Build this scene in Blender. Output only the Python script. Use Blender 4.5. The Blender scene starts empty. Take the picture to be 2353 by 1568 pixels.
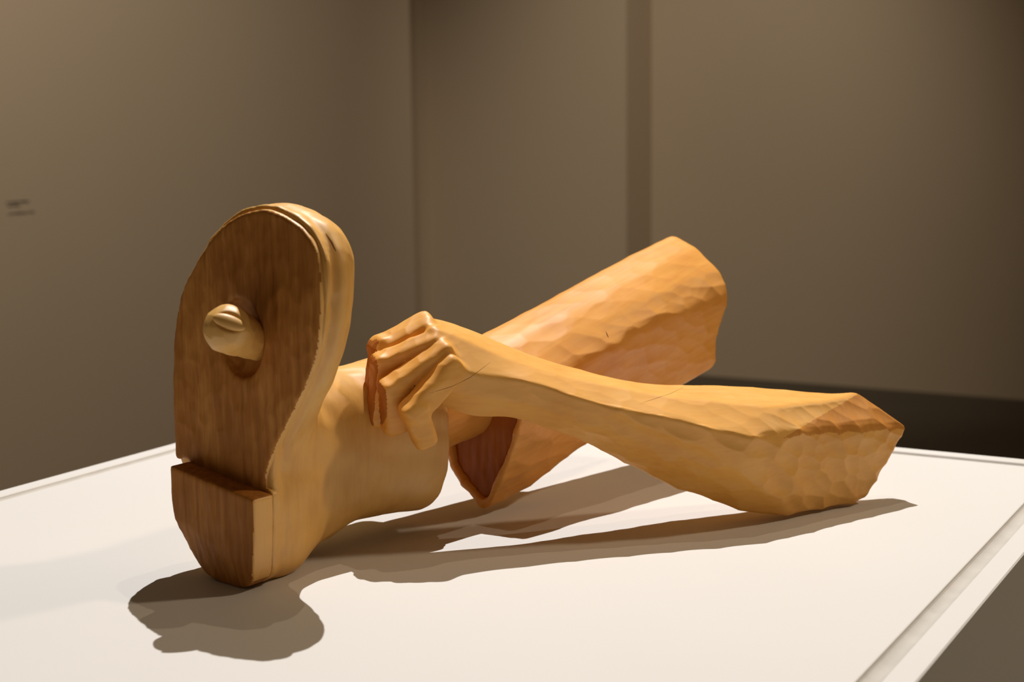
import bpy, bmesh, math, random
import numpy as np
from mathutils import Vector, Matrix
from mathutils.kdtree import KDTree

# ------------------------------------------------------------------ camera, light, exposure
FPX, PITCH, YAW, ROLL = 3510.0, 0.14265, 0.5203, -0.01234     # focal length in pixels of a 2353 wide frame
IW, IH = 2353.0, 1568.0
TOP = 0.95                      # height of the plinth top above the floor
CAMH = 0.38                     # camera above the plinth top

scene = bpy.context.scene
COL = scene.collection
cam_data = bpy.data.cameras.new('camera')
cam_data.sensor_width = 36.0
cam_data.lens = 36.0 * FPX / IW
cam_data.clip_start = 0.05
cam_data.dof.use_dof = True
cam_data.dof.focus_distance = 1.36
cam_data.dof.aperture_fstop = 7.1
camera = bpy.data.objects.new('camera', cam_data)
COL.objects.link(camera)
camera.matrix_world = (Matrix.Translation((0, 0, TOP + CAMH)) @ Matrix.Rotation(YAW, 4, 'Z')
                       @ Matrix.Rotation(math.pi / 2 - PITCH, 4, 'X') @ Matrix.Rotation(ROLL, 4, 'Z'))
scene.camera = camera

scene.view_settings.view_transform = 'Standard'
scene.view_settings.look = 'None'
scene.view_settings.gamma = 1.0
scene.view_settings.use_curve_mapping = False
scene.view_settings.exposure = 0.0

world = bpy.data.worlds.new('room_air')
scene.world = world
world.use_nodes = True
bg = world.node_tree.nodes['Background']
bg.inputs['Color'].default_value = (1.0, 0.72, 0.44, 1)
bg.inputs['Strength'].default_value = 0.08


def cw(p):
    """camera-heading coordinates (x right, y ahead, z above plinth top) -> world"""
    c, s = math.cos(YAW), math.sin(YAW)
    return Vector((p[0] * c - p[1] * s, p[0] * s + p[1] * c, p[2] + TOP))


def spot(name, loc, target, power, size_deg, blend, radius, color):
    """spotlight; places in room coordinates"""
    d = bpy.data.lights.new(name, 'SPOT')
    d.energy = power
    d.spot_size = math.radians(size_deg)
    d.spot_blend = blend
    d.shadow_soft_size = radius
    d.color = color
    o = bpy.data.objects.new(name, d)
    COL.objects.link(o)
    o.location = Vector(loc)
    o.rotation_euler = (Vector(target) - Vector(loc)).to_track_quat('-Z', 'Y').to_euler()
    return o


C0 = np.array([0.0, 1.35, 0.05])
KEY = C0 + 3.1 * np.array([0.02, 0.37, 0.93])
SEC = C0 + 2.9 * np.array([0.11, 0.17, 0.97])
spot('key_spotlight', cw(KEY), cw(C0), 500, 34, 0.6, 0.008, (1.0, 0.98, 0.955))
spot('second_spotlight', cw(SEC), cw(C0), 30, 40, 0.6, 0.008, (1.0, 0.80, 0.58))
WALL_WASH = [((-2.0, 2.8, 3.9), (-4.1, 4.0, 0.4), 200, 95), ((-2.2, 4.9, 3.9), (-3.1, 7.3, 0.9), 148, 62)]
for a_, b_, pw, sz in WALL_WASH:
    spot('wall_spotlight', a_, b_, pw, sz, 1.0, 0.08, (1.0, 0.86, 0.68))
spot('room_spotlight', (1.7, 3.1, 3.55), (-0.6, 1.2, 0.9), 175, 50, 0.8, 0.15, (1.0, 0.80, 0.56))


# ------------------------------------------------------------------ picture geometry
_cp, _sp = math.cos(PITCH), math.sin(PITCH)
_fwd = np.array([0, _cp, -_sp]); _up0 = np.array([0, _sp, _cp]); _rt0 = np.array([1.0, 0, 0])
_rt = _rt0 * math.cos(ROLL) + _up0 * math.sin(ROLL)
_up = -_rt0 * math.sin(ROLL) + _up0 * math.cos(ROLL)
_eye = np.array([0, 0, CAMH])


def ray(px, py):
    return _fwd + (px - IW / 2) / FPX * _rt - (py - IH / 2) / FPX * _up


def at(px, py, Y):
    """point at distance Y ahead that is seen at the pixel"""
    d = ray(px, py)
    return _eye + d * (Y / d[1])


def on_plane(px, py, o, n):
    d = ray(px, py)
    return _eye + d * (np.dot(np.asarray(o) - _eye, n) / np.dot(d, n))


def on_z(px, py, z=0.0):
    d = ray(px, py)
    return _eye + d * ((z - CAMH) / d[2])


# ------------------------------------------------------------------ materials
def new_mat(name):
    m = bpy.data.materials.new(name)
    m.use_nodes = True
    nt = m.node_tree
    return m, nt, nt.nodes['Principled BSDF']


def N(nt, kind, **kw):
    n = nt.nodes.new(kind)
    for k, v in kw.items():
        if k in n.inputs.keys():
            n.inputs[k].default_value = v
        else:
            setattr(n, k, v)
    return n


def ramp(nt, stops):
    r = nt.nodes.new('ShaderNodeValToRGB')
    els = r.color_ramp.elements
    while len(els) < len(stops):
        els.new(0.5)
    for e, (p, c) in zip(els, stops):
        e.position = p
        e.color = (*c, 1)
    return r


def wood(name, light, mid, dark, axis=(1, 0, 0), grain=1.0, rough=0.42, bump=0.15, scale=1.0, stains=(), spec=0.7):
    """carved pale wood; grain stretched along axis (object space)"""
    m, nt, b = new_mat(name)
    tc = N(nt, 'ShaderNodeTexCoord')
    a = Vector(axis).normalized()
    mp = N(nt, 'ShaderNodeMapping')
    q = a.rotation_difference(Vector((1, 0, 0)))
    mp.inputs['Rotation'].default_value = q.to_euler()
    nt.links.new(tc.outputs['Object'], mp.inputs['Vector'])
    sc = N(nt, 'ShaderNodeMapping')
    sc.inputs['Scale'].default_value = (14 * scale, 170 * scale, 170 * scale)
    nt.links.new(mp.outputs[0], sc.inputs['Vector'])
    n1 = N(nt, 'ShaderNodeTexNoise', Scale=1.0, Detail=4.0, Roughness=0.6)
    nt.links.new(sc.outputs[0], n1.inputs['Vector'])
    n2 = N(nt, 'ShaderNodeTexNoise', Scale=16.0, Detail=3.0, Roughness=0.55)
    nt.links.new(tc.outputs['Object'], n2.inputs['Vector'])
    mix = N(nt, 'ShaderNodeMix', data_type='FLOAT')
    mix.inputs[0].default_value = 0.45 * grain
    nt.links.new(n2.outputs['Fac'], mix.inputs[2])
    nt.links.new(n1.outputs['Fac'], mix.inputs[3])
    r = ramp(nt, [(0.30, dark), (0.50, mid), (0.70, light)])
    nt.links.new(mix.outputs[0], r.inputs['Fac'])
    colour = r.outputs['Color']
    for (cx_, cy_, cz_), rad, tint in stains:
        vm = N(nt, 'ShaderNodeVectorMath', operation='DISTANCE')
        vm.inputs[1].default_value = (cx_, cy_, cz_)
        nt.links.new(tc.outputs['Object'], vm.inputs[0])
        ns = N(nt, 'ShaderNodeTexNoise', Scale=70.0, Detail=3.0)
        nt.links.new(tc.outputs['Object'], ns.inputs['Vector'])
        ad = N(nt, 'ShaderNodeMath', operation='MULTIPLY_ADD')
        ad.inputs[1].default_value = rad * 1.6; ad.inputs[2].default_value = -rad * 0.8
        nt.links.new(ns.outputs['Fac'], ad.inputs[0])
        sm = N(nt, 'ShaderNodeMath', operation='ADD')
        nt.links.new(vm.outputs['Value'], sm.inputs[0]); nt.links.new(ad.outputs[0], sm.inputs[1])
        mr = N(nt, 'ShaderNodeMapRange')
        mr.inputs['From Min'].default_value = rad * 0.5; mr.inputs['From Max'].default_value = rad
        mr.inputs['To Min'].default_value = 0.75; mr.inputs['To Max'].default_value = 0.0
        nt.links.new(sm.outputs[0], mr.inputs['Value'])
        mx = N(nt, 'ShaderNodeMix', data_type='RGBA')
        mx.inputs[7].default_value = (*tint, 1)
        nt.links.new(mr.outputs[0], mx.inputs[0]); nt.links.new(colour, mx.inputs[6])
        colour = mx.outputs[2]
    nt.links.new(colour, b.inputs['Base Color'])
    b.inputs['Roughness'].default_value = rough
    b.inputs['Specular IOR Level'].default_value = spec
    bp = N(nt, 'ShaderNodeBump', Strength=bump, Distance=0.0006)
    nt.links.new(n1.outputs['Fac'], bp.inputs['Height'])
    nt.links.new(bp.outputs['Normal'], b.inputs['Normal'])
    return m


def plain(name, col, rough=0.8, var=0.03, nscale=6.0, bump=0.0, bscale=300.0, spec=0.3):
    m, nt, b = new_mat(name)
    tc = N(nt, 'ShaderNodeTexCoord')
    n = N(nt, 'ShaderNodeTexNoise', Scale=nscale, Detail=4.0)
    nt.links.new(tc.outputs['Object'], n.inputs['Vector'])
    lo = tuple(max(0, c * (1 - var)) for c in col)
    hi = tuple(min(1, c * (1 + var)) for c in col)
    r = ramp(nt, [(0.35, lo), (0.65, hi)])
    nt.links.new(n.outputs['Fac'], r.inputs['Fac'])
    nt.links.new(r.outputs['Color'], b.inputs['Base Color'])
    b.inputs['Roughness'].default_value = rough
    b.inputs['Specular IOR Level'].default_value = spec
    if bump:
        n2 = N(nt, 'ShaderNodeTexNoise', Scale=bscale, Detail=3.0)
        nt.links.new(tc.outputs['Object'], n2.inputs['Vector'])
        bp = N(nt, 'ShaderNodeBump', Strength=bump, Distance=0.001)
        nt.links.new(n2.outputs['Fac'], bp.inputs['Height'])
        nt.links.new(bp.outputs['Normal'], b.inputs['Normal'])
    return m


M_LIMB = wood('carved_limewood', (0.78, 0.41, 0.09), (0.73, 0.355, 0.063), (0.66, 0.29, 0.04), (0.9, 0.3, 0.1), bump=0.08, rough=0.5, spec=0.55,
              stains=[(tuple(at(2030, 995, 1.395) - on_z(540, 1357)), 0.020, (0.28, 0.16, 0.05)), (tuple(at(1890, 1130, 1.38) - on_z(540, 1357)), 0.016, (0.45, 0.17, 0.03))])
M_LEG = wood('carved_limewood_leg', (0.73, 0.355, 0.07), (0.67, 0.295, 0.046), (0.58, 0.225, 0.028), (0.6, 0.75, 0.2), bump=0.08, rough=0.5, spec=0.45)
M_CUT = wood('darker_cut_wood', (0.62, 0.27, 0.045), (0.56, 0.225, 0.035), (0.48, 0.17, 0.022), (0, 0, 1), bump=0.1, rough=0.5, spec=0.3)
M_TIP_SHADED = wood('finger_end_grain_shaded', (0.46, 0.17, 0.028), (0.38, 0.13, 0.02), (0.30, 0.09, 0.012), (0, 0, 1), bump=0.2, rough=0.5, spec=0.3)  # end grain plus painted shade for finger faces turned to the left
M_SHOE = wood('smoothed_limewood', (0.76, 0.44, 0.12), (0.70, 0.38, 0.09), (0.58, 0.28, 0.05), (0, 0, 1), rough=0.48, grain=0.6, bump=0.05)
M_SOLE_SHADED = wood('gouged_sole_wood_shaded', (0.58, 0.265, 0.06), (0.40, 0.155, 0.027), (0.27, 0.09, 0.012), (0, 0, 1), grain=1.3, rough=0.6, bump=0.5, spec=0.2)  # browner than the shoe wood, with the shade of the front painted in
M_END = wood('end_grain_wood', (0.40, 0.13, 0.02), (0.32, 0.09, 0.012), (0.22, 0.055, 0.007), (0, 0, 1), rough=0.55, bump=0.5, spec=0.2)
M_WHITE = plain('white_plinth_paint', (0.62, 0.598, 0.57), rough=0.6, var=0.012, nscale=3, bump=0.05, bscale=500)
M_WALL = plain('gallery_wall_paint', (0.60, 0.50, 0.38), rough=0.9, var=0.01, nscale=1.5, bump=0.05, bscale=120)
M_GROOVE = plain('grey_groove_paint', (0.48, 0.45, 0.41), rough=0.7, var=0.05, nscale=40, bump=0.1, bscale=300)  # slightly greyer than the rest of the plinth
M_CRACK = plain('dark_wood_crack', (0.22, 0.09, 0.02), rough=0.8)
M_FLOOR = plain('dark_gallery_floor', (0.10, 0.085, 0.065), rough=0.6, var=0.06, nscale=2.0)
M_TEXT = plain('grey_wall_lettering', (0.16, 0.14, 0.12), rough=0.8)


# ------------------------------------------------------------------ object helpers
def link(name, me, mat, parent=None, smooth=True):
    o = bpy.data.objects.new(name, me)
    COL.objects.link(o)
    if mat is not None:
        me.materials.append(mat)
    if parent is not None:
        o.parent = parent
    if smooth:
        me.polygons.foreach_set('use_smooth', np.ones(len(me.polygons), bool))
    return o


def tag(o, label=None, cat=None, kind=None, group=None):
    if label: o['label'] = label
    if cat: o['category'] = cat
    if kind: o['kind'] = kind
    if group: o['group'] = group
    return o


def mesh_from(name, verts, faces):
    me = bpy.data.meshes.new(name)
    verts = np.asarray(verts, np.float32)
    faces = np.asarray(faces, np.int32)
    k = faces.shape[1]
    me.vertices.add(len(verts)); me.vertices.foreach_set('co', verts.ravel())
    me.loops.add(faces.size); me.loops.foreach_set('vertex_index', faces.ravel())
    me.polygons.add(len(faces))
    me.polygons.foreach_set('loop_start', np.arange(0, faces.size, k, dtype=np.int32))
    me.update(calc_edges=True)
    return me


# ------------------------------------------------------------------ carving: distance fields on a grid
class Grid:
    """box in a local frame (origin o, axes ex ey ez in camera-heading coordinates)"""
    def __init__(self, o, ex, ey, ez, lo, hi, h):
        self.o = np.asarray(o, float)
        self.R = np.array([ex, ey, ez], float)           # rows
        self.lo = np.asarray(lo, float); self.h = h
        self.n = np.ceil((np.asarray(hi) - self.lo) / h).astype(int) + 1
        ax = [self.lo[i] + h * np.arange(self.n[i]) for i in range(3)]
        self.ax = [a.astype(np.float32) for a in ax]
        self.X = self.ax[0][:, None, None]; self.Y = self.ax[1][None, :, None]; self.Z = self.ax[2][None, None, :]

    def loc(self, p):
        return (np.asarray(p, float) - self.o) @ self.R.T

    def out(self, q):
        return self.o + np.asarray(q) @ self.R


def smin(a, b, k):
    h = np.clip(0.5 + 0.5 * (b - a) / k, 0, 1)
    return b + (a - b) * h - k * h * (1 - h)


def smax(a, b, k):
    return -smin(-a, -b, k)


def blur(f, sigma_cells):
    if sigma_cells <= 0:
        return f
    r = max(1, int(round(2.5 * sigma_cells)))
    w = np.exp(-0.5 * (np.arange(-r, r + 1) / sigma_cells) ** 2); w /= w.sum()
    for axis in range(3):
        pad = [(0, 0)] * 3; pad[axis] = (r, r)
        g = np.pad(f, pad, mode='edge')
        acc = 0
        n = f.shape[axis]
        for i, wi in enumerate(w):
            sl = [slice(None)] * 3; sl[axis] = slice(i, i + n)
            acc = acc + np.float32(wi) * g[tuple(sl)]
        f = acc
    return f


def poly2d(P, X, Y):
    """signed distance of points to polygon P (negative inside); X,Y broadcast"""
    P = np.asarray(P, np.float32)
    d = np.full(np.broadcast(X, Y).shape, 1e9, np.float32)
    s = np.ones(d.shape, np.float32)
    n = len(P)
    for i in range(n):
        a = P[i]; b = P[i - 1]
        e = b - a
        wx = X - a[0]; wy = Y - a[1]
        t = np.clip((wx * e[0] + wy * e[1]) / max(1e-12, float(e @ e)), 0, 1)
        dx = wx - e[0] * t; dy = wy - e[1] * t
        d = np.minimum(d, dx * dx + dy * dy)
        c1 = Y >= a[1]; c2 = Y < b[1]; c3 = e[0] * wy > e[1] * wx
        flip = (c1 & c2 & c3) | (~c1 & ~c2 & ~c3)
        s = np.where(flip, -s, s)
    return s * np.sqrt(d)


def spline(pts, n=8):
    """closed Catmull-Rom through points"""
    P = np.asarray(pts, float); out = []
    m = len(P)
    for i in range(m):
        p0, p1, p2, p3 = P[i - 1], P[i], P[(i + 1) % m], P[(i + 2) % m]
        for t in np.arange(n) / n:
            out.append(0.5 * ((2 * p1) + (-p0 + p2) * t + (2 * p0 - 5 * p1 + 4 * p2 - p3) * t * t + (-p0 + 3 * p1 - 3 * p2 + p3) * t ** 3))
    return np.array(out)


def loft(g, lines, smooth=0.012):
    """lines: ridge lines in local coordinates, each [(x, y, z)...]; x runs along the limb.  One polygon per x slice."""
    xs = g.ax[0].astype(float)
    cur = []
    for L in lines:
        L = np.asarray(L, float); L = L[np.argsort(L[:, 0])]
        xf = np.arange(xs[0] - 0.06, xs[-1] + 0.06, 0.002)
        k = np.exp(-0.5 * (np.arange(-20, 21) * 0.002 / smooth) ** 2); k /= k.sum()
        c = []
        for j in (1, 2):
            # linear continuation past both ends
            v = np.interp(xf, L[:, 0], L[:, j])
            s0 = (L[1, j] - L[0, j]) / (L[1, 0] - L[0, 0]); s1 = (L[-1, j] - L[-2, j]) / (L[-1, 0] - L[-2, 0])
            v = np.where(xf < L[0, 0], L[0, j] + s0 * np.maximum(xf - L[0, 0], -0.03), v)
            v = np.where(xf > L[-1, 0], L[-1, j] + s1 * np.minimum(xf - L[-1, 0], 0.03), v)
            vp = np.pad(v, 20, mode='edge')
            v = np.convolve(vp, k, mode='valid')
            c.append(np.interp(xs, xf, v))
        cur.append(np.array(c).T)
    cur = np.array(cur)                                   # K, nx, 2
    f = np.empty(tuple(g.n), np.float32)
    Y = g.ax[1][:, None]; Z = g.ax[2][None, :]
    for i in range(g.n[0]):
        f[i] = poly2d(cur[:, i], Y, Z)
    return f


def cone(g, a, b, ra, rb):
    """round cone from a to b (camera-heading coordinates)"""
    a = g.loc(a).astype(np.float32); b = g.loc(b).astype(np.float32)
    e = b - a
    t = np.clip(((g.X - a[0]) * e[0] + (g.Y - a[1]) * e[1] + (g.Z - a[2]) * e[2]) / float(e @ e), 0, 1)
    d = np.sqrt((g.X - a[0] - e[0] * t) ** 2 + (g.Y - a[1] - e[1] * t) ** 2 + (g.Z - a[2] - e[2] * t) ** 2)
    return d - (ra + (rb - ra) * t)


def ellipsoid(g, c, axes, radii):
    """axes: three unit vectors in camera-heading coordinates"""
    c = g.loc(c)
    s = 0
    for a, r in zip(axes, radii):
        a = g.R @ np.asarray(a, float)
        s = s + (((g.X - c[0]) * a[0] + (g.Y - c[1]) * a[1] + (g.Z - c[2]) * a[2]) / r) ** 2
    return ((np.sqrt(s) - 1) * min(radii)).astype(np.float32)


def half(g, p, nrm):
    """half space: negative on the side nrm points away from"""
    nrm = np.asarray(nrm, float); nrm = nrm / np.linalg.norm(nrm)
    p = g.loc(p); n = g.R @ nrm
    return ((g.X - p[0]) * n[0] + (g.Y - p[1]) * n[1] + (g.Z - p[2]) * n[2]).astype(np.float32)


def plane3(a, b, c, toward):
    n = np.cross(b - a, c - a); n /= np.linalg.norm(n)
    if n @ (np.asarray(toward) - a) < 0:
        n = -n
    return a, n


def nets(g, f):
    """surface nets -> vertices (camera-heading coordinates), quads"""
    f = np.array(f, np.float32)
    for ax in range(3):                                   # close at the box border
        sl = [slice(None)] * 3
        for k in (0, -1):
            sl[ax] = k
            f[tuple(sl)] = np.maximum(f[tuple(sl)], g.h * 0.5)
    ins = f < 0
    nx, ny, nz = f.shape
    c = ins[:-1, :-1, :-1].astype(np.int8)
    cnt = np.zeros_like(c)
    for i in (0, 1):
        for j in (0, 1):
            for k in (0, 1):
                cnt += ins[i:nx - 1 + i, j:ny - 1 + j, k:nz - 1 + k]
    act = (cnt > 0) & (cnt < 8)
    idx = np.full(act.shape, -1, np.int64)
    ii = np.argwhere(act)
    idx[act] = np.arange(len(ii))
    acc = np.zeros((len(ii), 3)); num = np.zeros(len(ii))
    corners = [(i, j, k) for i in (0, 1) for j in (0, 1) for k in (0, 1)]
    vals = {cc: f[ii[:, 0] + cc[0], ii[:, 1] + cc[1], ii[:, 2] + cc[2]].astype(float) for cc in corners}
    for a in corners:
        for ax in range(3):
            if a[ax] == 0:
                b = list(a); b[ax] = 1; b = tuple(b)
                va, vb = vals[a], vals[b]
                cr = (va < 0) != (vb < 0)
                t = np.where(cr, va / np.where(cr, va - vb, 1), 0)
                p = np.tile(np.array(a, float), (len(ii), 1)); p[:, ax] = t
                acc[cr] += p[cr]; num[cr] += 1
    v = g.lo + (ii + acc / num[:, None]) * g.h
    quads = []
    for ax in range(3):
        o1, o2 = [(1, 2), (2, 0), (0, 1)][ax]
        sl0 = [slice(1, -1)] * 3; sl1 = [slice(1, -1)] * 3
        sl0[ax] = slice(0, -1); sl1[ax] = slice(1, None)
        s0 = ins[tuple(sl0)]; s1 = ins[tuple(sl1)]
        e = np.argwhere(s0 != s1)
        fl = s0[e[:, 0], e[:, 1], e[:, 2]]
        base = e.copy(); base[:, o1] += 1; base[:, o2] += 1
        def cell(d1, d2):
            q = base.copy(); q[:, o1] += d1 - 1; q[:, o2] += d2 - 1
            return idx[q[:, 0], q[:, 1], q[:, 2]]
        Q = np.stack([cell(0, 0), cell(1, 0), cell(1, 1), cell(0, 1)], 1)
        Q[~fl] = Q[~fl][:, ::-1]
        quads.append(Q)
    Q = np.concatenate(quads)
    Q = Q[(Q >= 0).all(1)]
    return g.out(v), Q


def vnormals(V, Q):
    n = np.cross(V[Q[:, 2]] - V[Q[:, 0]], V[Q[:, 3]] - V[Q[:, 1]])
    out = np.zeros_like(V)
    for k in range(4):
        for j in range(3):
            out[:, j] += np.bincount(Q[:, k], n[:, j], len(V))
    return out / np.maximum(1e-12, np.linalg.norm(out, axis=1))[:, None]


def gouge(V, Q, size, depth, axis, stretch, seed, mask=None):
    """scooped tool marks: shallow hollows meeting in ridges, drawn out along axis"""
    rng = np.random.default_rng(seed)
    nrm = vnormals(V, Q)
    a = np.asarray(axis, float); a /= np.linalg.norm(a)
    S = V - np.outer(V @ a, a) * (1 - 1 / stretch)
    order = rng.permutation(len(V))[:int(len(V) * 0.6)]
    cellsz = size * 0.75
    keys = {}
    seeds = []
    for i in order:                                       # dart throwing on a hash grid, some spots left wide
        p = S[i]; k = (int(p[0] // cellsz), int(p[1] // cellsz), int(p[2] // cellsz))
        if k in keys:
            continue
        keys[k] = 1
        if rng.random() < 0.62:
            seeds.append(i)
    kd = KDTree(len(seeds))
    for j, i in enumerate(seeds):
        kd.insert(Vector(S[i]), j)
    kd.balance()
    d = np.array([kd.find(Vector(p))[2] for p in S])
    jit = 1.0
    h = depth * ((d / (0.5 * size)) ** 2 - 0.6) * jit
    h = np.clip(h, -depth, depth * 1.3)
    if mask is not None:
        h = h * mask
    return V + nrm * h[:, None]


def ripple(V, Q, amp, scale, seed, mask=None):
    """soft unevenness of a hand-smoothed surface"""
    rng = np.random.default_rng(seed)
    nrm = vnormals(V, Q)
    h = 0
    for _ in range(7):
        k = rng.normal(size=3) * 2 * math.pi / scale
        h = h + np.sin(V @ k + rng.uniform(0, 6.28)) / 7
    h = h * amp * 2
    if mask is not None:
        h = h * mask
    return V + nrm * h[:, None]


# ------------------------------------------------------------------ sculpture
UPV = np.array([0, 0, 1.0])
BASE = on_z(540, 1357)                                    # where the heel touches the plinth
sculpture = bpy.data.objects.new('wooden_sculpture', None)
COL.objects.link(sculpture)
sculpture.location = cw(BASE)
sculpture.rotation_euler = (0, 0, YAW)
tag(sculpture, 'carved pale wood sculpture of a shod leg gripped by a hand on white plinth', 'sculpture')


def carve(name, V, Q, mat, parent, other=None):
    V = V.copy(); V[:, 2] = np.maximum(V[:, 2], 0.0004)     # nothing sinks into the plinth
    me = mesh_from(name, V - BASE, Q)
    o = link(name, me, mat, parent)
    if other is not None:                                  # other = (material, rule): faces the rule picks get that material
        me.materials.append(other[0])
        nf = len(me.polygons)
        nr_ = np.empty(nf * 3, np.float32); me.polygons.foreach_get('normal', nr_)
        ce_ = np.empty(nf * 3, np.float32); me.polygons.foreach_get('center', ce_)
        me.polygons.foreach_set('material_index', other[1](ce_.reshape(-1, 3) + BASE, nr_.reshape(-1, 3)).astype(np.int32))
    return o


def pts(rows):
    return [at(*r) for r in rows]


def glines(g, rows):
    return g.loc(np.array(pts(rows)))


# --- shoe ---------------------------------------------------------
TH = math.radians(36)
n_s = np.array([-math.sin(TH), -math.cos(TH), 0]); w_s = np.array([math.cos(TH), -math.sin(TH), 0])
HEEL = 0.022
O_h = BASE.copy()
O_s = BASE - n_s * HEEL
g = Grid(O_s, w_s, -n_s, UPV, (-0.125, -0.03, -0.004), (0.115, 0.245, 0.36), 0.0015)
sole_px = [(403, 1055), (400, 1020), (397, 960), (396, 870), (398, 790), (403, 740), (412, 690), (425, 650), (445, 612),
           (470, 570), (500, 530), (535, 502), (570, 487), (610, 482), (650, 497), (685, 520), (710, 547), (726, 582),
           (733, 625), (735, 680), (733, 740), (727, 800), (714, 850), (694, 900), (670, 950), (645, 1000), (622, 1050), (609, 1090), (608, 1120)]
heel_px = [(581, 1150), (582, 1200), (581, 1260), (580, 1310), (574, 1340), (552, 1355), (520, 1354), (480, 1341), (450, 1320),
           (432, 1285), (415, 1240), (400, 1192), (391, 1130), (388, 1070)]
sole2 = [g.loc(on_plane(x, y, O_s, n_s))[[0, 2]] for x, y in sole_px]
heel2 = [g.loc(on_plane(x, y, O_h, n_s))[[0, 2]] for x, y in heel_px]
S_poly = spline(np.array(sole2 + heel2), 3)
S2 = poly2d(S_poly, g.X[:, 0, :], g.Z[:, 0, :])[:, None, :]
heel_top = [sole2[-1] + np.array([0.0, 0.0]), sole2[0]]
H_poly = np.array([heel2[-1]] + [heel2[0]] + heel2[1:-1])
H_poly = np.concatenate([[heel2[-1]], [heel2[0]], spline(np.array(heel2), 3)[3:-6]])
H2 = poly2d(H_poly, g.X[:, 0, :], g.Z[:, 0, :])[:, None, :]

d = g.Y
z = g.Z
x = g.X
# upper: plate under the toes, full body at heel and ankle
bul = np.interp(g.ax[2], [0.0, 0.1, 0.2, 0.27, 0.34], [-0.003, -0.003, -0.001, 0.003, 0.004]).astype(np.float32)[None, None, :]
gz = np.interp(g.ax[2], [0.06, 0.13, 0.27, 0.31], [0.15, 1.0, 1.0, 0.25]).astype(np.float32)[None, None, :]
groove = (0.0055 * np.exp(-((d - 0.0155) / 0.0038) ** 2)) * gz
U = blur(S2, 5.0) - bul + groove - 0.001
thick = np.interp(g.ax[2], [0.0, 0.12, 0.2, 0.26, 0.34], [0.06, 0.06, 0.054, 0.056, 0.058]).astype(np.float32)[None, None, :]
up = smax(U, d - thick, 0.035)
wc0 = g.loc(on_plane(505, 1100, O_s, n_s))[0]
dd = g.ax[1]
wc = np.interp(dd, [0, 0.06, 0.125, 0.217], [wc0, wc0 + 0.006, wc0 + 0.014, wc0 + 0.024])
zb = np.interp(dd, [0, 0.06, 0.10, 0.13, 0.18, 0.217], [0.004, 0.003, 0.012, 0.022, 0.020, 0.016])
zt = np.interp(dd, [0, 0.06, 0.13, 0.217], [0.165, 0.172, 0.160, 0.168])
rw = np.interp(dd, [0, 0.06, 0.125, 0.19, 0.217], [0.046, 0.046, 0.048, 0.057, 0.060])
zc = ((zb + zt) / 2).astype(np.float32)[None, :, None]; rz = ((zt - zb) / 2).astype(np.float32)[None, :, None]
wc = wc.astype(np.float32)[None, :, None]; rw = rw.astype(np.float32)[None, :, None]
p = 2.4
shaft = ((np.abs((x - wc) / rw) ** p + np.abs((z - zc) / rz) ** p) ** (1 / p) - 1) * 0.055
l_dir = np.array([math.sin(math.radians(42)), math.cos(math.radians(42)), 0.0])
ring_c = g.out(np.array([wc0 + 0.024, 0.217, 0.09]))
shaft = smax(shaft, half(g, ring_c, l_dir), 0.004)
shaft = np.maximum(shaft, -(d - 0.005))
up = np.maximum(up, -(d - 0.004))
upper = smin(up, shaft, 0.030)
upper = blur(upper, 1.2)
for sa, sb in (((648, 1110), (656, 1190)), ((656, 1190), (645, 1260))):      # worn crease beside the heel counter
    upper = smax(upper, -cone(g, on_plane(*sa, O_s - n_s * 0.035 + w_s * 0.0, n_s), on_plane(*sb, O_s - n_s * 0.035, n_s), 0.0035, 0.003), 0.006)
pit_c = on_plane(552, 778, O_s, n_s)
pit = ellipsoid(g, pit_c, (w_s, -n_s, UPV), (0.0255, 0.016, 0.0335))
upper = smax(upper, -pit, 0.003)
upper = np.maximum(np.maximum(upper, -z), 0.005 - d)
V, Q = nets(g, upper)
V = ripple(V, Q, 0.0006, 0.05, 3)
sh_loc = (V - O_s) @ np.array([w_s, -n_s, UPV]).T
toe_mask = np.clip((sh_loc[:, 2] - 0.2) / 0.06, 0.15, 0.8)
V = gouge(V, Q, 0.014, 0.0004, UPV, 1.3, 5, toe_mask)
shoe = carve('shoe', V, Q, M_SHOE, sculpture, (M_SOLE_SHADED, lambda c, n: np.linalg.norm(c - pit_c, axis=1) < 0.042))

# outsole with the pit round the toe, and the heel block
sole = smax(S2, np.abs(d - 0.0045) - 0.0045, 0.0015)
sole = smax(sole, -pit, 0.0015)
V, Q = nets(g, blur(sole, 0.6))
front = np.clip(-(vnormals(V, Q) @ -n_s), 0, 1)
V = gouge(V, Q, 0.009, 0.0006, UPV, 2.4, 7, front)
V = gouge(V, Q, 0.004, 0.0003, UPV, 5.0, 9, front)
carve('outsole', V, Q, M_SOLE_SHADED, shoe, (M_SHOE, lambda c, n: ((n @ n_s < 0.45) & (np.linalg.norm(c - pit_c, axis=1) > 0.045)) | (c[:, 2] < 0.078)))
hb = smax(H2, np.abs(d + HEEL / 2 - 0.001) - (HEEL / 2 + 0.001), 0.002)
cut_a, cut_n = plane3(on_plane(396, 1185, O_h, n_s), on_plane(578, 1318, O_h, n_s), on_plane(490, 1350, O_h - n_s * 0.011, n_s), np.array([0, 0, CAMH]))
hb = np.maximum(hb, half(g, cut_a, cut_n))
V, Q = nets(g, blur(hb, 0.6))
front = np.clip(-(vnormals(V, Q) @ -n_s), 0, 1)
V = gouge(V, Q, 0.006, 0.0004, UPV, 4.0, 8, front)
carve('heel', V, Q, M_SOLE_SHADED, shoe, (M_SHOE, lambda c, n: (n @ w_s > 0.75)))

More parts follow.
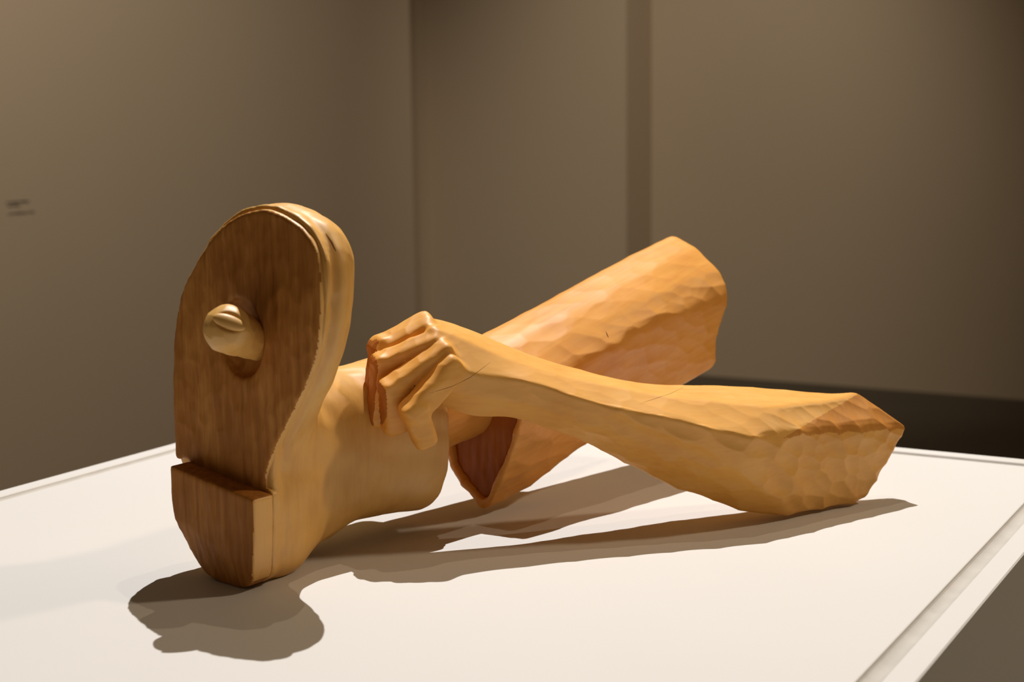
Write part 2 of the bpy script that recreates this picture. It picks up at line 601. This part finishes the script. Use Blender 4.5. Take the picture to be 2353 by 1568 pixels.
# --- toe poking through the sole ----------------------------------
gt = Grid(O_s, w_s, -n_s, UPV, (-0.09, -0.075, 0.15), (0.04, 0.02, 0.26), 0.0009)
tb = on_plane(564, 790, O_s, n_s) - n_s * 0.012
tt = on_plane(524, 757, O_s + n_s * 0.034, n_s)
toe = cone(gt, tb, tt, 0.0150, 0.0195)
tdir = (tt - tb) / np.linalg.norm(tt - tb)
dv = ray(527, 738); dv = dv / np.linalg.norm(dv)         # middle of the nail, on the rounded end of the toe
oc = _eye - tt; bq = dv @ oc
nc = _eye + dv * (-bq - math.sqrt(max(0.0, bq * bq - oc @ oc + 0.0195 ** 2)))
nlook = (nc - tt) / np.linalg.norm(nc - tt)
nacross = _rt - 0.32 * _up; nacross = nacross - nlook * (nacross @ nlook); nacross /= np.linalg.norm(nacross); nlong = np.cross(nacross, nlook)
bed = ellipsoid(gt, nc, (nacross, nlong, nlook), (0.0152, 0.0085, 0.0050))
toe = smax(toe, -bed, 0.0012)
V, Q = nets(gt, toe)
V = gouge(V, Q, 0.010, 0.0004, tdir, 1.3, 11)
toe_o = carve('toe', V, Q, M_SHOE, sculpture)
nail = ellipsoid(gt, nc - nlook * 0.0030, (nacross, nlong, nlook), (0.0135, 0.0060, 0.0040))
V, Q = nets(gt, nail)
carve('toenail', V, Q, M_SHOE, toe_o)

# --- calf -----------------------------------------------------------
ca = ring_c - l_dir * 0.06 + np.array([0, 0, 0.018]); cb = ring_c + l_dir * 0.16 + np.array([0.0, 0, 0.035])
cx = (cb - ca) / np.linalg.norm(cb - ca); cy = np.cross(UPV, cx); cy /= np.linalg.norm(cy); cz = np.cross(cx, cy)
gc = Grid(ca, cx, cy, cz, (-0.05, -0.06, -0.06), (0.27, 0.06, 0.06), 0.0016)
calf = cone(gc, ca, cb, 0.048, 0.046)
V, Q = nets(gc, calf)
V = ripple(V, Q, 0.0006, 0.05, 12)
carve('calf', V, Q, M_LEG, sculpture)

# --- trouser leg ----------------------------------------------------
l_dir2 = np.array([math.sin(math.radians(41)), math.cos(math.radians(41)), 0.0])
ly = np.cross(UPV, l_dir2)
tip = on_z(1112, 1187)
A = tip + UPV * 0.09
B = on_plane(1615, 700, tip, ly)
lx = (B - A) / np.linalg.norm(B - A); lz = np.cross(lx, ly)
gl = Grid(A, lx, ly, lz, (-0.09, -0.10, -0.13), (np.linalg.norm(B - A) + 0.09, 0.10, 0.14), 0.0018)


def TL(rows, c):
    """pixels on the upright plane that runs beside the leg's axis at distance c (minus = camera side)"""
    return gl.loc(np.array([on_plane(r_[0], r_[1], tip + ly * (r_[2] if len(r_) > 2 else c), ly) for r_ in rows]))


leg_lines = [
    TL([(1090, 768), (1200, 715), (1300, 660), (1400, 605), (1500, 553), (1560, 525), (1640, 490)], 0.026),
    TL([(1130, 815), (1230, 755), (1330, 700), (1430, 650), (1530, 602), (1650, 550)], -0.014),
    TL([(1170, 875), (1280, 805), (1370, 750), (1470, 690), (1570, 650), (1680, 610)], -0.040),
    TL([(1205, 925), (1320, 850), (1400, 805), (1500, 745), (1600, 708), (1700, 670)], -0.056),
    TL([(1200, 1030), (1300, 965), (1400, 905), (1500, 850), (1640, 780), (1700, 752)], -0.037),
    TL([(1112, 1188, 0), (1200, 1142, -0.006), (1280, 1082, -0.012), (1357, 1027, -0.017), (1450, 970, -0.022), (1590, 887, -0.030), (1700, 822, -0.034)], 0.0),
    TL([(1035, 1080), (1160, 1000), (1320, 900), (1560, 760)], 0.045),
    TL([(1040, 890), (1160, 830), (1320, 740), (1560, 610)], 0.058),
]
leg = blur(loft(gl, leg_lines), 3.2)
leg_body = leg
leg = smax(leg, half(gl, tip, -l_dir2), 0.003)
recess = np.maximum(leg_body + 0.007, half(gl, tip + l_dir2 * 0.009, l_dir2))
leg = smax(leg, -recess, 0.002)
knee_p = on_plane(1676, 660, tip - ly * 0.05, ly)
leg = smax(leg, half(gl, knee_p, l_dir2 + np.array([0.1, 0, 0.05])), 0.014)
k1 = on_plane(1592, 526, tip + ly * 0.024, ly); k2 = on_plane(1684, 600, tip - ly * 0.045, ly)
kd_ = (k2 - k1) / np.linalg.norm(k2 - k1)
kn = np.cross(kd_, np.cross(np.array([0.5, 0.5, 1.0]), kd_))
leg = smax(leg, half(gl, k1, kn), 0.024)
leg = np.maximum(leg, half(gl, np.zeros(3), -UPV))
V, Q = nets(gl, leg)
nr = vnormals(V, Q)
lmask = np.interp(nr[:, 2], [-1, 0.15, 0.45, 0.75, 1], [0.8, 1.0, 1.0, 0.45, 0.25])
V = gouge(V, Q, 0.021, 0.0012, lx * 0.9 - UPV * 0.35, 2.2, 21, lmask)
V = gouge(V, Q, 0.045, 0.0010, lx, 1.8, 23, lmask)
trouser = carve('trouser_leg', V, Q, M_LEG, sculpture)
face = np.maximum(leg_body + 0.0068, np.abs(half(gl, tip + l_dir2 * 0.0095, l_dir2)) - 0.0045)
face = np.maximum(face, half(gl, np.array([0, 0, 0.001]), -UPV))
V, Q = nets(gl, face)
V = gouge(V, Q, 0.007, 0.0005, UPV, 4.0, 22)
tag(carve('cut_end', V, Q, M_END, trouser), 'dark brown gouged end grain')

# --- arm: forearm and hand in one ------------------------------------
A = at(1100, 860, 1.357); B = at(2040, 1050, 1.457)
ax_ = (B - A) / np.linalg.norm(B - A); ay = np.cross(UPV, ax_); ay /= np.linalg.norm(ay); az = np.cross(ax_, ay)
ga = Grid(A, ax_, ay, az, (-0.125, -0.085, -0.085), (np.linalg.norm(B - A) + 0.03, 0.085, 0.085), 0.00125)
def ya(px): return 1.357 + 0.10 * (px - 1100) / 940
def wa(px): return np.interp(px, [950, 1150, 1400, 1700, 2000], [0.8, 0.62, 0.75, 1.05, 1.15])
def AL(rows, dy): return glines(ga, [(px, py, ya(px) + dy * wa(px)) for px, py in rows])
arm_lines = [
    AL([(920, 740), (970, 719), (1050, 745), (1100, 762), (1150, 786), (1200, 808), (1260, 828), (1320, 843), (1380, 862), (1450, 876), (1500, 882),
        (1600, 884), (1690, 886), (1780, 893), (1850, 899), (1930, 905), (1975, 897), (2090, 890)], 0.034),
    AL([(960, 742), (1000, 752), (1060, 775), (1150, 820), (1300, 868), (1500, 908), (1700, 930), (1900, 945), (2090, 950)], -0.018),
    AL([(1000, 820), (1035, 842), (1080, 862), (1150, 868), (1200, 872), (1260, 890), (1300, 905), (1360, 925), (1420, 940), (1500, 952), (1560, 966),
        (1650, 990), (1700, 1000), (1770, 1020), (1900, 1030), (2090, 1030)], -0.048),
    AL([(1010, 890), (1100, 915), (1200, 925), (1300, 955), (1400, 990), (1500, 1030), (1600, 1065), (1700, 1095), (1800, 1115), (1900, 1125), (2090, 1125)], -0.037),
    AL([(1010, 930), (1060, 955), (1100, 964), (1140, 960), (1190, 962), (1250, 980), (1300, 1000), (1357, 1027), (1420, 1058), (1480, 1090), (1540, 1118),
        (1600, 1140), (1680, 1168), (1750, 1181), (1850, 1190), (1920, 1190), (2090, 1185)], -0.012),
    AL([(1000, 900), (1190, 930), (1357, 990), (1600, 1090), (1850, 1140), (2090, 1130)], 0.038),
    AL([(960, 800), (1190, 850), (1357, 910), (1600, 950), (1850, 980), (2090, 990)], 0.058),
]
arm = blur(loft(ga, arm_lines), 1.4)
# elbow planes
p1 = at(1975, 903, ya(1975) + 0.037); p2 = at(1785, 1016, ya(1785) - 0.046)
def tilt(a, b, want):
    e = (b - a) / np.linalg.norm(b - a)
    n_ = np.asarray(want, float); n_ = n_ - e * (n_ @ e)
    return n_ / np.linalg.norm(n_)
n1 = tilt(p1, p2, (0.84, -0.06, 0.58))
arm = smax(arm, half(ga, p1, n1), 0.003)
q1 = on_plane(2086, 980, p1, n1); q0 = on_plane(1880, 992, p1, n1)
n2 = tilt(q0, q1, (0.25, -0.95, -0.12))
arm = smax(arm, half(ga, q1, n2), 0.004)
n0 = tilt(p1, q1, (0.35, 0.60, 0.70))
arm = smax(arm, half(ga, p1, n0), 0.004)
r2 = on_plane(1985, 1160, q1, n2)
n3 = tilt(q1 + 0, r2, (0.93, 0.30, -0.1))
arm = smax(arm, half(ga, q1, n3), 0.003)
# back of the hand ends at the knuckles
w1 = at(915, 772, 1.372); w2 = None
arm = smax(arm, half(ga, w1, np.array([-0.77, -0.64, 0.0])), 0.010)


def phalanx(g, a, b, side, ra, rb):
    """tapering finger bone with a squarish section; ra, rb = (across the back, sideways)"""
    a_, b_ = g.loc(a), g.loc(b)
    e = b_ - a_; L = np.linalg.norm(e); e = e / L
    sd = g.R @ np.asarray(side, float); sd = sd - e * (sd @ e); sd /= np.linalg.norm(sd)
    bk = np.cross(e, sd)
    rx, ry, rz_ = (g.X - a_[0]).astype(np.float32), (g.Y - a_[1]).astype(np.float32), (g.Z - a_[2]).astype(np.float32)
    t = rx * e[0] + ry * e[1] + rz_ * e[2]
    u = rx * sd[0] + ry * sd[1] + rz_ * sd[2]
    v = rx * bk[0] + ry * bk[1] + rz_ * bk[2]
    k = np.clip(t / L, 0, 1)
    over = t - k * L
    rv = ra[0] + (rb[0] - ra[0]) * k; ru = ra[1] + (rb[1] - ra[1]) * k
    p_ = 3.6
    q = (np.abs(u / ru) ** p_ + np.abs(v / rv) ** p_ + np.abs(over / np.minimum(ru, rv)) ** p_) ** (1 / p_)
    return ((q - 1) * np.minimum(ru, rv)).astype(np.float32)


FSIDE = at(1020, 830, 1.325) - at(960, 740, 1.385)
fingers = [
    ((972, 760, 1.358), (884, 805, 1.350), (862, 905, 1.345), (0.0135, 0.0135), (0.0130, 0.0130), (0.010, 0.010)),
    ((994, 796, 1.338), (887, 840, 1.332), (872, 955, 1.333), (0.0135, 0.0100), (0.0130, 0.0100), (0.011, 0.010)),
    ((1020, 818, 1.329), (905, 897, 1.316), (908, 968, 1.324), (0.0140, 0.0102), (0.0130, 0.0102), (0.012, 0.011)),
    ((1034, 848, 1.322), (952, 946, 1.304), (972, 1000, 1.317), (0.0140, 0.0108), (0.0120, 0.0100), (0.011, 0.011)),
]
fg = None
for k, pp, t, r0, r1, r2_ in fingers:
    f1 = phalanx(ga, at(*k), at(*pp), FSIDE, r0, r1); f2 = phalanx(ga, at(*pp), at(*t), FSIDE, r1, r2_)
    fgr = smin(f1, f2, 0.003)
    fg = fgr if fg is None else np.minimum(fg, fgr)
arm = smin(arm, fg, 0.003)
arm = np.maximum(arm, half(ga, np.zeros(3), -UPV))
V, Q = nets(ga, arm)
al = (V - A) @ np.array([ax_, ay, az]).T
nf0 = np.cross(V[Q[:, 2]] - V[Q[:, 0]], V[Q[:, 3]] - V[Q[:, 1]]); nf0 /= np.maximum(1e-12, np.linalg.norm(nf0, axis=1))[:, None]
nr = vnormals(V, Q)
amask = np.interp(al[:, 0], [-0.03, 0.02, 0.08], [0.0, 0.35, 1.0]) * np.interp(nr[:, 2], [-1, 0.1, 0.45, 0.7, 1], [0.9, 1.0, 1.0, 0.3, 0.2])
V = gouge(V, Q, 0.019, 0.0015, ax_ - 0.25 * az, 1.9, 31, amask)
V = gouge(V, Q, 0.050, 0.0012, ax_, 1.6, 33, amask)
fmask = np.interp(al[:, 0], [-0.05, -0.015], [1.0, 0.0])
V = gouge(V, Q, 0.011, 0.0006, at(905, 897, 1.318) - at(1035, 832, 1.352), 2.0, 35, fmask)
m1 = np.cross(n1, p2 - p1); m1 = m1 * np.sign(m1[0])
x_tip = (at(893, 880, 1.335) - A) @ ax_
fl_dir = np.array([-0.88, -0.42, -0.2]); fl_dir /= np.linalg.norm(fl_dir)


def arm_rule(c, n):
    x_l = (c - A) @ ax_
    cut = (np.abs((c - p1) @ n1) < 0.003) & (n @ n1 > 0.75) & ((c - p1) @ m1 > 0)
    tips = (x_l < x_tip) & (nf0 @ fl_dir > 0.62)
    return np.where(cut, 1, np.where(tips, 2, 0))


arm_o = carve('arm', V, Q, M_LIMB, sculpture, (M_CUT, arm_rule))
arm_o.data.materials.append(M_TIP_SHADED)


def crack(name, owner, px, r=0.00045):
    """fine dark split that follows the carved surface"""
    me = owner.data
    from mathutils.bvhtree import BVHTree
    bv = BVHTree.FromPolygons([v.co[:] for v in me.vertices], [p_.vertices[:] for p_ in me.polygons])
    P = []
    px = np.asarray(px, float)
    for k in range(len(px) - 1):
        for t in np.linspace(0, 1, 14, endpoint=k == len(px) - 2):
            x_, y_ = px[k] * (1 - t) + px[k + 1] * t
            dr = ray(x_, y_); dr = dr / np.linalg.norm(dr)
            hit = bv.ray_cast(Vector(_eye - BASE), Vector(dr))
            if hit[0] is not None:
                P.append((np.array(hit[0]), np.array(hit[1])))
    vs, fs = [], []
    n = len(P)
    for k, (p_, nr_) in enumerate(P):
        tg = P[min(k + 1, n - 1)][0] - P[max(k - 1, 0)][0]
        tg /= max(1e-9, np.linalg.norm(tg)); sd = np.cross(nr_, tg); sd /= max(1e-9, np.linalg.norm(sd))
        w_ = r * math.sin(math.pi * (k + 0.5) / n) ** 0.6
        for q in range(6):
            an = q * math.pi / 3
            vs.append(p_ + (sd * math.cos(an) + nr_ * (0.35 * math.sin(an))) * w_)
        if k:
            for q in range(6):
                fs.append(((k - 1) * 6 + q, (k - 1) * 6 + (q + 1) % 6, k * 6 + (q + 1) % 6, k * 6 + q))
    o = link(name, mesh_from(name, np.array(vs), np.array(fs)), M_CRACK, owner)
    return tag(o, 'fine dark split in the wood')


crack('crack', arm_o, [(985, 905), (1040, 888), (1080, 868), (1128, 832)], 0.0003)
crack('crack', arm_o, [(1470, 928), (1540, 905), (1572, 890)], 0.00025)
crack('crack', trouser, [(1392, 762), (1398, 776)], 0.0008)
crack('crack', shoe, [(748, 536), (762, 556), (772, 578)], 0.0009)


# ------------------------------------------------------------------ plinth
def dw(p):
    """camera-heading -> room coordinates (2D) on the plinth top"""
    v = cw(p); return v.x, v.y


K = CAMH / 0.42
PX0, PX1, PY1 = -1.389 * K, -0.285 * K, 1.913 * K
PY0 = PY1 - 1.30
GR0, GR1 = 0.0215, 0.0365                                # groove between these distances from the edge


def box_mesh(name, lo, hi, bevel=0.0):
    bm = bmesh.new()
    bmesh.ops.create_cube(bm, size=1.0)
    for v in bm.verts:
        v.co = Vector([lo[i] + (v.co[i] + 0.5) * (hi[i] - lo[i]) for i in range(3)])
    if bevel:
        bmesh.ops.bevel(bm, geom=list(bm.edges), offset=bevel, segments=2, affect='EDGES', profile=0.5)
    me = bpy.data.meshes.new(name)
    bm.to_mesh(me); bm.free()
    return me


pc = Vector(((PX0 + PX1) / 2, (PY0 + PY1) / 2, 0))
hx, hy = (PX1 - PX0) / 2, (PY1 - PY0) / 2
plinth = bpy.data.objects.new('plinth', None)
COL.objects.link(plinth)
plinth.location = pc
tag(plinth, 'white painted display plinth with a grooved edge under the wooden sculpture', 'plinth')
link('body', box_mesh('body', (-hx + 0.002, -hy + 0.002, 0), (hx - 0.002, hy - 0.002, TOP - 0.03)), M_WHITE, plinth, smooth=False)
link('top_panel', box_mesh('top_panel', (-hx + GR1, -hy + GR1, TOP - 0.03), (hx - GR1, hy - GR1, TOP), 0.0012), M_WHITE, plinth, smooth=False)


def rim(name, prof, length_pts):
    """strip with mitred ends: profile points (inset, z) swept between two corners of the plinth"""
    (ax0, ay0), (bx0, by0), (ix, iy) = length_pts
    tx, ty = bx0 - ax0, by0 - ay0
    L = math.hypot(tx, ty); tx /= L; ty /= L
    v = []
    for s in (0, 1):
        for ins, zz in prof:
            bx_, by_ = (ax0, ay0) if s == 0 else (bx0, by0)
            sg = 1 if s == 0 else -1
            v.append((bx_ + ix * ins + tx * ins * sg, by_ + iy * ins + ty * ins * sg, zz))
    n = len(prof)
    f = [(i, (i + 1) % n, n + (i + 1) % n, n + i) for i in range(n)]
    me = bpy.data.meshes.new(name)
    me.from_pydata(v, [], f + [tuple(range(n))[::-1], tuple(range(n, 2 * n))])
    bm = bmesh.new(); bm.from_mesh(me); bmesh.ops.recalc_face_normals(bm, faces=list(bm.faces)); bm.to_mesh(me); bm.free()
    return me


zg = TOP - 0.011
edge_prof = [(0, TOP - 0.03), (0, TOP - 0.0012), (0.0012, TOP), (GR0 - 0.001, TOP), (GR0, TOP - 0.001), (GR0, TOP - 0.03)]
gr_prof = [(GR0, TOP - 0.03)] + [(GR0 + (GR1 - GR0) * t, TOP - 0.0015 - 0.0035 * math.sin(math.pi * min(1, t * 1.0)) ** 0.6) for t in np.linspace(0, 1, 13)] + [(GR1, TOP - 0.03)]
cs = [(-hx, -hy), (hx, -hy), (hx, hy), (-hx, hy)]
inw = [(0, 1), (-1, 0), (0, -1), (1, 0)]
for i in range(4):
    a_, b_ = cs[i], cs[(i + 1) % 4]
    link('edge_strip', rim('edge_strip', edge_prof, (a_, b_, inw[i])), M_WHITE, plinth, smooth=False)
    link('groove', rim('groove', gr_prof, (a_, b_, inw[i])), M_GROOVE, plinth, smooth=False)


# ------------------------------------------------------------------ room
def floor_pt(px, py):
    p_ = on_z(px, py, -TOP)
    v = cw(p_); return v.x, v.y


def struct(name, me, mat):
    o = link(name, me, mat, None, smooth=False)
    o['kind'] = 'structure'
    return o


RX, RY = floor_pt(1640, 865)          # a point on the foot of the right wall
WALLH = 4.2


def col_x(px, Yw):
    """room x where the vertical plane of pixel column px meets room y = Yw"""
    v = cw(at(px, 500, 1.0)); return v.x / v.y * Yw


def col_y(px, Xw):
    v = cw(at(px, 500, 1.0)); return v.y / v.x * Xw


# right wall stands at y = RY; the middle wall stands nearer, its end face shows between columns 1440 and 1497
YR = RY
XR = col_x(1497, YR)                   # inner corner between end face and right wall
YM = col_y(1440, XR)                   # front face of the middle wall
XL = col_x(985, YM)                    # corner of middle wall and left wall recess
XF = XL + 0.5
YL = col_y(951, XF)             # the left wall steps forward here
struct('floor', box_mesh('floor', (-14, -4, -0.1), (10, YR + 0.4, 0)), M_FLOOR)
struct('wall_right', box_mesh('wall_right', (XR - 0.2, YR, 0), (10, YR + 0.25, WALLH)), M_WALL)
struct('wall_middle', box_mesh('wall_middle', (XL - 0.3, YM, 0), (XR, YR + 0.25, WALLH)), M_WALL)
struct('wall_recess', box_mesh('wall_recess', (XL - 0.3, YL - 0.6, 0), (XL, YM, WALLH)), M_WALL)
struct('wall_left', box_mesh('wall_left', (XL - 0.3, -4, 0), (XF, YL, WALLH)), M_WALL)

# ------------------------------------------------------------------ lettering on the left wall
def on_left_wall(px, py):
    d_ = ray(px, py)
    e_ = cw(_eye); f_ = cw(_eye + d_) - e_
    return e_ + f_ * ((XF - e_.x) / f_.x)


label_o = bpy.data.objects.new('wall_text', None)
COL.objects.link(label_o)
label_o.location = on_left_wall(46, 478)
tag(label_o, 'small grey lettering in three lines on the left gallery wall', 'wall text')
rng_l = random.Random(4)
for (xa, ya_, xb, yb, hgt) in ((14, 468, 68, 465, 0.0095), (18, 476, 45, 474, 0.0085), (18, 494, 76, 490, 0.0095)):
    a_ = on_left_wall(xa, ya_) - label_o.location; b_ = on_left_wall(xb, yb) - label_o.location
    vs, fs = [], []
    y_ = a_.y
    zb_ = (a_.z + b_.z) / 2
    while y_ < b_.y:
        wd = rng_l.uniform(0.003, 0.006)
        hh_ = hgt * rng_l.choice((0.7, 0.7, 1.0))
        # each letter: two uprights and a bar
        for (u0, u1, v0, v1) in ((0, 0.3, 0, 1), (0.68, 1, 0, 0.75), (0.2, 0.8, 0.42, 0.62)):
            k = len(vs)
            for xx in (0.0002, 0.0014):
                vs += [(xx, y_ + wd * u0, zb_ + hh_ * v0), (xx, y_ + wd * u1, zb_ + hh_ * v0), (xx, y_ + wd * u1, zb_ + hh_ * v1), (xx, y_ + wd * u0, zb_ + hh_ * v1)]
            fs += [(k + 4, k + 5, k + 6, k + 7), (k, k + 3, k + 2, k + 1), (k, k + 1, k + 5, k + 4), (k + 1, k + 2, k + 6, k + 5), (k + 2, k + 3, k + 7, k + 6), (k + 3, k, k + 4, k + 7)]
        y_ += wd + (0.0012 if rng_l.random() > 0.18 else 0.005)
    link('text_line', mesh_from('text_line', np.array(vs), np.array(fs)), M_TEXT, label_o, smooth=False)
